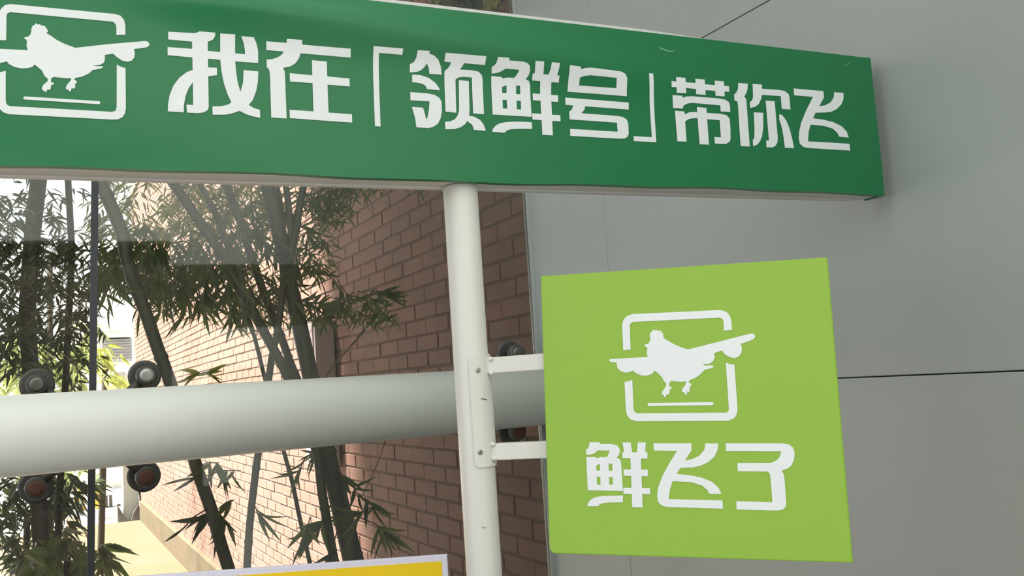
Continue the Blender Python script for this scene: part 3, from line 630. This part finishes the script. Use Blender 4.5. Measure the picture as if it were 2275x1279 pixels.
def add_leaf(v_, f_, base, d, L, w, r):
    x = d.normalized(); ref = Vector((r.uniform(-1, 1), r.uniform(-1, 1), r.uniform(-1, 1)))
    y = ref.cross(x).normalized(); z = x.cross(y); b = len(v_)
    v_ += [base, base + x * L * .35 + y * w / 2 + z * w * .1, base + x * L - Vector((0, 0, L * .12)), base + x * L * .35 - y * w / 2 + z * w * .1]
    f_ += [(b, b + 1, b + 2, b + 3)]
def cloud(name, parent, regions, n, lrange, wr, m, seed, down=.6):
    """stuff foliage: regions are (px, py, rx, ry, Y0, Y1) ellipses in depth"""
    r = random.Random(seed); v_, f_ = [], []
    tot = sum(q[2] * q[3] for q in regions)
    for (px, py, rx, ry, Ya, Yb) in regions:
        k = int(n * rx * ry / tot); c = 0
        while c < k:
            # clusters of drooping leaves
            a = r.uniform(0, 6.283); q = math.sqrt(r.random()); Y = r.uniform(Ya, Yb)
            base = atY(px + rx * q * math.cos(a), py + ry * q * math.sin(a), Y); hd = r.uniform(0, 6.283)
            nn = r.randint(4, 8)
            for j in range(nn):
                aa = hd + r.uniform(-1.1, 1.1)
                d = Vector((math.cos(aa), math.sin(aa), -down + r.uniform(-.7, .6)))
                add_leaf(v_, f_, base + Vector((r.uniform(-.03, .03), r.uniform(-.03, .03), r.uniform(-.03, .03))), d, r.uniform(*lrange), r.uniform(*wr), r)
            c += nn
    return tag(pyd(name, v_, f_, m, parent, False), kind='stuff')

# ------------------------------------------------------------------ bamboo culms
def go_up(P, px):
    """culms that run up behind the banner go on to just under the roof"""
    if px[0][1] > 420: return P
    d = (P[0] - P[1]).normalized(); t = (4.35 - P[0].z) / max(.3, d.z)
    return [P[0] + d * t, P[0] + d * t * .5] + P if t > .1 else P
def culm_pts(px, Y, extend=True):
    P = go_up([atY(x, y, Y) for x, y in px], px)
    if extend:
        d = (P[-1] - P[-2]).normalized(); t = P[-1].z / -d.z if d.z < -.05 else 0
        end = P[-1] + d * t; P += [P[-1].lerp(end, k / 4) for k in (1, 2, 3, 4)]
    return P
def smooth_tube(bm, P, w, nodes=.27, seg=14):
    # resample with node rings
    L = [0]
    for a, b in zip(P, P[1:]): L.append(L[-1] + (b - a).length)
    N = max(8, int(L[-1] / .045)); pts, rad = [], []
    def at(s):
        i = 0
        while i < len(L) - 2 and L[i + 1] < s: i += 1
        t = (s - L[i]) / max(1e-6, L[i + 1] - L[i]); p0 = P[max(i - 1, 0)]; p1 = P[i]; p2 = P[i + 1]; p3 = P[min(i + 2, len(P) - 1)]
        return .5 * ((2 * p1) + (p2 - p0) * t + (2 * p0 - 5 * p1 + 4 * p2 - p3) * t * t + (3 * p1 - p0 - 3 * p2 + p3) * t ** 3)
    ss = [L[-1] * k / N for k in range(N + 1)]
    s = nodes * .6; extra = []
    while s < L[-1] - .02:
        extra += [(s - .012, 1), (s - .004, 1.10), (s + .003, 1.16), (s + .010, .97), (s + .016, 1)]; s += nodes
    allp = sorted([(q, 1) for q in ss if all(abs(q - e[0]) > .012 for e in extra)] + extra)
    for q, k in allp:
        t = q / L[-1]; pts.append(at(q)); rad.append((w[0] + (w[1] - w[0]) * t) * k)
    tube(bm, pts, rad, seg)
def bamboo(name, px, Y, wpx, label, nodes=.3, cat='bamboo'):
    P = culm_pts(px, Y); depth = (atY(*px[0], Y) - EYE).dot(fwd); base = P[-1]
    t = empty(name, (base.x, base.y, 0), label, cat, 'bamboo behind the glass')
    bm = bmesh.new(); smooth_tube(bm, P, (wpx[0] * depth / F / 2, wpx[1] * depth / F / 2), nodes)
    bmo('culm', bm, M_culm, t, True); return t
def branch(parent, px, Y, wpx, m=None, nodes=.25):
    P = [atY(x, y, Y) for x, y in px]; depth = (P[0] - EYE).dot(fwd)
    if 300 < px[0][1] < 395: P = go_up(P, px)
    bm = bmesh.new(); smooth_tube(bm, P, (wpx[0] * depth / F / 2, wpx[1] * depth / F / 2), nodes, 8); return bmo('branch', bm, m or M_culm, parent, True)

bD = bamboo('bamboo', [(585, 360), (593, 406), (608, 463), (623, 530), (634, 568), (642, 624), (660, 699), (675, 767), (690, 838), (723, 989), (750, 1105), (782, 1245)], 4.0, (26, 48), 'thickest dark bamboo culm, just left of the shaded brick wall')
branch(bD, [(628, 370), (634, 406), (643, 474), (647, 541), (645, 590)], 4.0, (11, 15))
branch(bD, [(684, 370), (675, 410), (664, 466), (657, 519), (645, 568), (644, 600)], 3.97, (12, 17))
branch(bD, [(612, 390), (624, 450), (633, 520), (640, 570)], 4.03, (5, 9))
bA = bamboo('bamboo', [(350, 360), (381, 402), (428, 470), (461, 519), (503, 579), (540, 650), (582, 729), (627, 812), (655, 880), (703, 1003), (716, 1097), (742, 1245)], 3.8, (24, 21), 'dark bamboo culm slanting from the banner down to the right, left of the thickest')
branch(bA, [(428, 370), (441, 402), (476, 470), (497, 520), (520, 590)], 3.82, (12, 15))
bC = bamboo('bamboo', [(480, 360), (497, 402), (514, 444), (535, 493), (551, 549), (570, 605), (597, 680), (627, 755), (655, 830), (735, 1010), (800, 1245)], 4.25, (17, 20), 'slimmer dark bamboo culm between the slanting culm and the thickest one')
bI = bamboo('bamboo', [(205, 360), (227, 411), (250, 466), (270, 516), (281, 571), (297, 626), (324, 696), (348, 767), (379, 853), (431, 1020), (451, 1080), (471, 1137), (489, 1203), (506, 1257)], 3.6, (30, 27), 'leftmost slanting bamboo culm, right of the dark glass joint')
bH = bamboo('bamboo', [(632, 600), (619, 718), (604, 793), (597, 842), (574, 1003), (563, 1089), (554, 1174), (549, 1257)], 3.9, (15, 18), 'bamboo culm leaning left, crossing behind the thick tube')
bG = bamboo('bamboo', [(528, 640), (540, 673), (563, 740), (589, 842), (629, 997), (649, 1069), (663, 1137), (676, 1195)], 4.1, (9, 11), 'thin bamboo culm under the crossing culms')

# hero leaf fans, placed by what the picture shows
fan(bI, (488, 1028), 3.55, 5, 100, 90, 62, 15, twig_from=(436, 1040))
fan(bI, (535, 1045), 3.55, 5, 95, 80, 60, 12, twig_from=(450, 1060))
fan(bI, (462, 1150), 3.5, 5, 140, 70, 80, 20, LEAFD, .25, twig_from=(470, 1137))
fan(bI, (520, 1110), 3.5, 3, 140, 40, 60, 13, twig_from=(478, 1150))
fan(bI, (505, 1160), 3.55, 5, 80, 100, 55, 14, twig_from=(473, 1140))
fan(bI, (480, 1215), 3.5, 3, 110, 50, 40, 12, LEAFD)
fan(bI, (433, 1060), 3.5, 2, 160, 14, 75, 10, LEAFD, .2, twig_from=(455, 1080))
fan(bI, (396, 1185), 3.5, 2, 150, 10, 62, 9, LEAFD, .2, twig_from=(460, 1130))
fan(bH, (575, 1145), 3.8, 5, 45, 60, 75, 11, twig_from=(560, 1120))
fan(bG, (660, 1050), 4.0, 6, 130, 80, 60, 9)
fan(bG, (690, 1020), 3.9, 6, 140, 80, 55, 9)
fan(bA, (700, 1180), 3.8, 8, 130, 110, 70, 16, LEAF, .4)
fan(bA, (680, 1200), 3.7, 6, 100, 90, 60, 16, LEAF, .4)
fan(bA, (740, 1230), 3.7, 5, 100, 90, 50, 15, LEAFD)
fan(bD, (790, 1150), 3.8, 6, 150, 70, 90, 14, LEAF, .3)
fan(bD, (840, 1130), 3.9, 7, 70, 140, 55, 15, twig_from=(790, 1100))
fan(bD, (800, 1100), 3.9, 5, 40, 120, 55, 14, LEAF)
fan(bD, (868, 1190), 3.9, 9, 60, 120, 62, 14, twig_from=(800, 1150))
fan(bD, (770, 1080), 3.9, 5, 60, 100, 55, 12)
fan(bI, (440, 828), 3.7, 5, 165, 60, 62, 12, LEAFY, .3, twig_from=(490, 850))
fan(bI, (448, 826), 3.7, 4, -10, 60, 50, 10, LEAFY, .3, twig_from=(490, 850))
# mid air fans
for (x, y, n, a, s, l) in ((478, 606, 5, 100, 60, 62), (452, 596, 4, 105, 80, 55), (496, 660, 5, 110, 70, 60), (512, 645, 5, 80, 70, 58), (455, 698, 5, 75, 90, 58), (440, 668, 5, 80, 100, 52),
                          (408, 640, 6, 85, 90, 60), (385, 655, 5, 100, 70, 55), (360, 640, 5, 95, 60, 58), (420, 610, 6, 80, 120, 50), (310, 700, 4, 85, 60, 50), (300, 640, 5, 90, 100, 52), (345, 600, 6, 90, 120, 50), (255, 600, 6, 90, 120, 52), (270, 650, 5, 60, 90, 55), (245, 680, 4, 70, 80, 50)):
    fan(bI, (x, y), rnd.uniform(3.5, 3.9), n, a, s, l, 11, LEAF, .5)
for (x, y, n, a, s, l) in ((570, 530, 6, 90, 120, 50), (555, 560, 5, 70, 90, 55), (590, 545, 5, 60, 90, 45), (530, 520, 6, 100, 140, 48), (600, 650, 6, 100, 140, 50), (585, 625, 6, 70, 120, 48), (620, 660, 5, 110, 120, 45), (610, 690, 5, 60, 120, 40),
                          (690, 680, 6, 20, 140, 45), (670, 640, 5, 20, 120, 40), (680, 600, 5, 0, 120, 45), (690, 520, 5, 30, 120, 40), (700, 470, 6, 60, 140, 40), (640, 480, 6, 90, 140, 45), (560, 470, 6, 90, 140, 45), (540, 590, 5, 100, 100, 45)):
    fan(bC if x < 620 else bD, (x, y), rnd.uniform(3.9, 4.3), n, a, s, l, 10, LEAF, .5)
r2 = random.Random(99)
for k in range(26):
    x = r2.uniform(400, 700); y = r2.uniform(540, 730)
    fan(bA if x < 560 else bC, (x, y), r2.uniform(3.65, 4.1), r2.randint(4, 6), r2.uniform(70, 115), r2.uniform(60, 110), r2.uniform(48, 66), 12, LEAF, .4, r=r2)
for k in range(12):
    x = r2.uniform(225, 400); y = r2.uniform(520, 650)
    fan(bI, (x, y), r2.uniform(3.5, 3.9), r2.randint(4, 6), r2.uniform(60, 120), r2.uniform(70, 120), r2.uniform(46, 64), 12, LEAF, .4, r=r2)
# branch to the right in front of the bricks
branch(bD, [(722, 838), (760, 790), (800, 745), (822, 715), (836, 690)], 4.3, (4, 6), M_drytwig, .12)
branch(bD, [(660, 715), (720, 708), (780, 703), (830, 700)], 4.25, (3, 3), M_twig, .2)
branch(bD, [(700, 600), (720, 640), (728, 690), (732, 716)], 4.5, (2.5, 3), M_twig, .2)
branch(bD, [(790, 420), (768, 450), (745, 468), (700, 490)], 4.4, (6, 4), M_drytwig, .15)
branch(bD, [(856, 978), (838, 1030), (806, 1098)], 4.2, (3, 2.5), M_drytwig, .15)
for (x, y, n, a, s, l) in ((850, 655, 8, 10, 90, 55), (868, 660, 7, 5, 60, 45), (835, 670, 7, 30, 140, 45), (810, 680, 7, 120, 160, 42), (780, 675, 7, 60, 150, 45), (755, 685, 7, 130, 120, 45), (740, 690, 6, 150, 90, 45), (720, 690, 6, 40, 140, 45), (700, 700, 6, 90, 150, 40), (760, 668, 3, 80, 40, 34)):
    fan(bD, (x, y), rnd.uniform(3.85, 4.15), n, a, s, l, 9, LEAF, .3)
for (x, y, n, a, s, l) in ((760, 420, 8, 80, 150, 45), (730, 430, 8, 90, 150, 45), (710, 450, 7, 100, 140, 45), (785, 415, 6, 60, 120, 40), (735, 465, 6, 90, 120, 40), (745, 625, 4, 30, 160, 30), (705, 630, 4, 90, 120, 32), (695, 580, 5, 60, 120, 34)):
    fan(bD, (x, y), rnd.uniform(4.2, 4.55), n, a, s, l, 8, LEAF, .5)
# finer foliage behind
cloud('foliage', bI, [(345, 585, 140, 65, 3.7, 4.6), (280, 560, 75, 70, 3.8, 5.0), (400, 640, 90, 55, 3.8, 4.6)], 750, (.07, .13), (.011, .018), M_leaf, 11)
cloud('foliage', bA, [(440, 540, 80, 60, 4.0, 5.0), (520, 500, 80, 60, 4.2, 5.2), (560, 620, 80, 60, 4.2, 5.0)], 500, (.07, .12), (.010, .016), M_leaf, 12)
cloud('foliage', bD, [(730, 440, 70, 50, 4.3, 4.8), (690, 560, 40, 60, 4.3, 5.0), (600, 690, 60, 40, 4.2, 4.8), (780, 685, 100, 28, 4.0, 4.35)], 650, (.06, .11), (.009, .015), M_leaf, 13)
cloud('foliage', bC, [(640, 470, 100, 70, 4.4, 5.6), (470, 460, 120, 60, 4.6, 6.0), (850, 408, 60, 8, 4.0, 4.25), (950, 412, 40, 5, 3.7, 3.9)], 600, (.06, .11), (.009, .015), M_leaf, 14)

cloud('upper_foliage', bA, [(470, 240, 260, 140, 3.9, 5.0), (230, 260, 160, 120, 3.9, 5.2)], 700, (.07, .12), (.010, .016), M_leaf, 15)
# ------------------------------------------------------------------ shrubs and trees behind
def shrub(name, label, regions, n, lr, wr, m, seed, trunk=None, cat='shrub', group='greenery behind the bamboo'):
    cx, cy, rx, ry, Ya, Yb = regions[0]; c = atY(cx, cy, (Ya + Yb) / 2)
    t = empty(name, (c.x, c.y, 0), label, cat, group)
    cloud('foliage', t, regions, n, lr, wr, m, seed)
    for px, Y, w in (trunk or [((cx, cy), (Ya + Yb) / 2, 14)]):
        if isinstance(px, tuple): px = [px, (px[0] - 3, px[1] + 120)]
        P = culm_pts(px, Y); d = (atY(*px[0], Y) - EYE).dot(fwd); bm = bmesh.new(); tube(bm, P, [w * d / F / 2] * len(P), 8); bmo('trunk', bm, M_bark, t, True)
    return t
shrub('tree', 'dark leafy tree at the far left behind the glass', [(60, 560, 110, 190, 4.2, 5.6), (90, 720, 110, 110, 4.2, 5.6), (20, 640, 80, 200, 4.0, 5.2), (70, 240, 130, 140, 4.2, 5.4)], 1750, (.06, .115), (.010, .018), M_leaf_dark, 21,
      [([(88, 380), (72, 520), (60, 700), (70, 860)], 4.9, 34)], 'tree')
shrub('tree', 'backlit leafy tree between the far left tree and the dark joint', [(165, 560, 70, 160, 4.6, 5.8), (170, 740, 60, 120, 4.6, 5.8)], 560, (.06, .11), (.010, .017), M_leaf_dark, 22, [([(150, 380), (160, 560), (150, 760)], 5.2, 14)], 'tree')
cloud('sun_tinted_foliage', bI, [(330, 440, 130, 70, 4.6, 5.4), (280, 510, 90, 50, 4.6, 5.4), (480, 430, 110, 50, 4.5, 5.2), (560, 440, 70, 45, 4.4, 5.0), (420, 520, 80, 40, 4.5, 5.2)], 900, (.06, .11), (.009, .015), M_leaf_sun_tint, 23)  # shaded by the roof slab, its sunlit look comes from the leaf colour
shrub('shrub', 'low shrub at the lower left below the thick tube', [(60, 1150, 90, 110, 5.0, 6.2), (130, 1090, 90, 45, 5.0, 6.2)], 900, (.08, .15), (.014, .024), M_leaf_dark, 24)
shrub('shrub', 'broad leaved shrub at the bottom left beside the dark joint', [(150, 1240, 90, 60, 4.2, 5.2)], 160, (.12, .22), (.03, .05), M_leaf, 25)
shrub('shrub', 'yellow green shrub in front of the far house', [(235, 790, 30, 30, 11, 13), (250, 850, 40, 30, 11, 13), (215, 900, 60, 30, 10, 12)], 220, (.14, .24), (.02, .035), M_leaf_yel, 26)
shrub('shrub', 'bright shrub far beyond the path end', [(150, 1050, 100, 40, 23.2, 26), (60, 1000, 120, 60, 23.2, 26)], 700, (.2, .34), (.05, .09), M_leaf_sun_tint, 27)
shrub('tree', 'sunlit tree line left of the far house', [(60, 840, 140, 90, 20, 22.5), (120, 760, 120, 60, 20, 22.5)], 500, (.4, .7), (.10, .18), M_leaf_sun_tint, 28, [([(110, 560), (112, 800)], 21.2, 12)], 'tree')
# vine on top of the brick wall seen above the banner
t = empty('vine', (XB - .15, 3.22, ZE + 1.6), 'green climbing plant on the bricks above the banner', 'plant')
branch(t, [(915, -40), (1010, 10), (1080, 24), (1138, 18), (1180, -40)], 3.2, (5, 4), M_twig, .2)
branch(t, [(1060, -40), (1075, 15), (1110, 40)], 3.25, (4, 3), M_drytwig, .2)
for (x, y, n, a, s, l, me) in ((1095, -30, 4, 85, 60, 50, LEAFY), (1122, -35, 4, 80, 40, 60, LEAFY), (1065, -30, 4, 95, 60, 46, LEAFY), (1000, -30, 7, 90, 90, 55, LEAFD), (1030, -28, 7, 90, 90, 58, LEAFD), (945, -40, 6, 90, 100, 52, LEAF), (1050, -20, 5, 80, 90, 45, LEAFD), (980, -35, 5, 100, 70, 50, LEAFY)):
    fan(t, (x, y + 8), 3.22, n + 2, a, s, l, 34, me, .15)

# ------------------------------------------------------------------ far end of the alley
YH = 27.0
hp = lambda x, y: atY(x, y, YH)
a, b = hp(150, 700), hp(291, 885)
hs = empty('house', ((a.x + b.x) / 2, YH, 0), 'pale house with slatted awning at the far end of the alley', 'house')
x0, x1 = hp(130, 800).x, hp(290, 800).x; ztop = hp(220, 640).z
bmo('house_wall', boxbm((x0, YH, -.05), (x1, YH + 4, ztop)), M_house, hs)
def hbox(px0, py0, px1, py1, d0, d1, m, name, bev=0):
    p, q = hp(px0, py0), hp(px1, py1); return bmo(name, boxbm((p.x, YH - d1, q.z), (q.x, YH - d0, p.z), bev), m, hs)
hbox(222, 745, 289, 751, -.0, .9, M_opp, 'awning_beam')
for k in range(8): hbox(224, 757 + k * 6.4, 287, 760.5 + k * 6.4, .02, .5 + .05 * k, M_slat, 'awning_slat')
hbox(224, 808, 289, 815, -.0, .8, M_opp, 'awning_beam')
hbox(243, 838, 250, 880, 0, .06, M_white, 'window_frame'); hbox(254, 822, 280, 870, 0, .05, M_leaf, 'window_pane') if False else hbox(254, 828, 279, 872, 0, .03, M_slat, 'window_pane')
hbox(281, 830, 284, 885, 0, .08, M_white, 'window_frame'); hbox(286, 752, 292, 812, 0, .3, M_slat, 'shutter')
# pale pier at the wall end
p = bmo('trim_2', boxbm((XB - .28, 18.9, 0), (XB - .02, 19.3, 2.0), .01), M_opp); tag(p, 'pale pier at the far end of the brick wall', kind='structure')
pp = atY(297, 1060, 18.8)
def blockpx(name, x0, y0, x1, y1, Y, d, m, label, cat):
    p, q = atY(x0, y0, Y), atY(x1, y1, Y); e = empty(name, ((p.x + q.x) / 2, Y + d / 2, max(-.03, q.z)), label, cat); return e, p, q
e, p, q = blockpx('stone_trough', 262, 1128, 284, 1153, 18.7, .3, M_stone, 'dark stone trough at the end of the path', 'trough')
bm = bmesh.new(); hexa(bm, [(p.x, 18.75, .0), (q.x + .02, 18.75, .0), (q.x + .02, 19.05, 0), (p.x, 19.05, 0), (p.x, 18.75, .30), (q.x - .05, 18.75, .10), (q.x - .05, 19.05, .10), (p.x, 19.05, .30)]); bmo('trough_body', bm, M_stone, e)
bmo('rim', boxbm((p.x - .01, 18.74, .29), (p.x + .05, 19.06, .32), .004), M_stone, e)
e, p, q = blockpx('stone_block', 292, 1128, 310, 1150, 18.7, .3, M_stone, 'dark stone block against the wall at the path end', 'stone')
bm = bmesh.new(); hexa(bm, [(p.x, 18.7, .0), (q.x, 18.7, .0), (q.x, 18.9, 0), (p.x, 18.9, 0), (p.x + .02, 18.7, .12), (q.x, 18.7, .30), (q.x, 18.9, .30), (p.x + .02, 18.9, .12)]); bmesh.ops.bevel(bm, geom=bm.edges[:], offset=.012, segments=2, affect='EDGES'); bmo('block', bm, M_stone, e)
for (x0, y0, x1, y1, lab) in ((165, 1092, 188, 1108, 'yellow crate left of the dark joint on the far pale ground'), (211, 1090, 226, 1108, 'yellow crate right of the dark joint on the far pale ground')):
    e, p, q = blockpx('crate', x0, y0, x1, y1, 22.0, .4, M_crate, lab, 'crate')
    zb = max(0, q.z) - .03; e.location.z = -.03; LOC[e.name] = Vector(e.location)
    bmo('crate_body', boxbm((p.x, 22, -.03), (q.x, 22.4, p.z), .02), M_crate, e); bmo('crate_rim', boxbm((p.x - .02, 21.98, p.z - .06), (q.x + .02, 22.42, p.z - .02), .01), M_crate, e)
e, p, q = blockpx('bench', 228, 1088, 256, 1104, 22.0, .4, M_gravel, 'grey bench on the far pale ground', 'bench')
bmo('bench_seat', boxbm((p.x, 22, p.z - .12), (q.x, 22.4, p.z), .015), M_gravel, e)
for xx in (p.x + .05, q.x - .1): bmo('leg', boxbm((xx, 22.05, -.03), (xx + .05, 22.35, p.z - .12), .005), M_stone, e)
# stone edging left of the path
tag(bmo('trim_3', boxbm((.40, 6.0, -.05), (.60, 18.5, .2), .02), M_skirt), 'grey kerb along the left of the path', kind='structure')
print('leaf objects', n_leaf[0], 'bricks solo', len(solo), 'cells', len(cells))
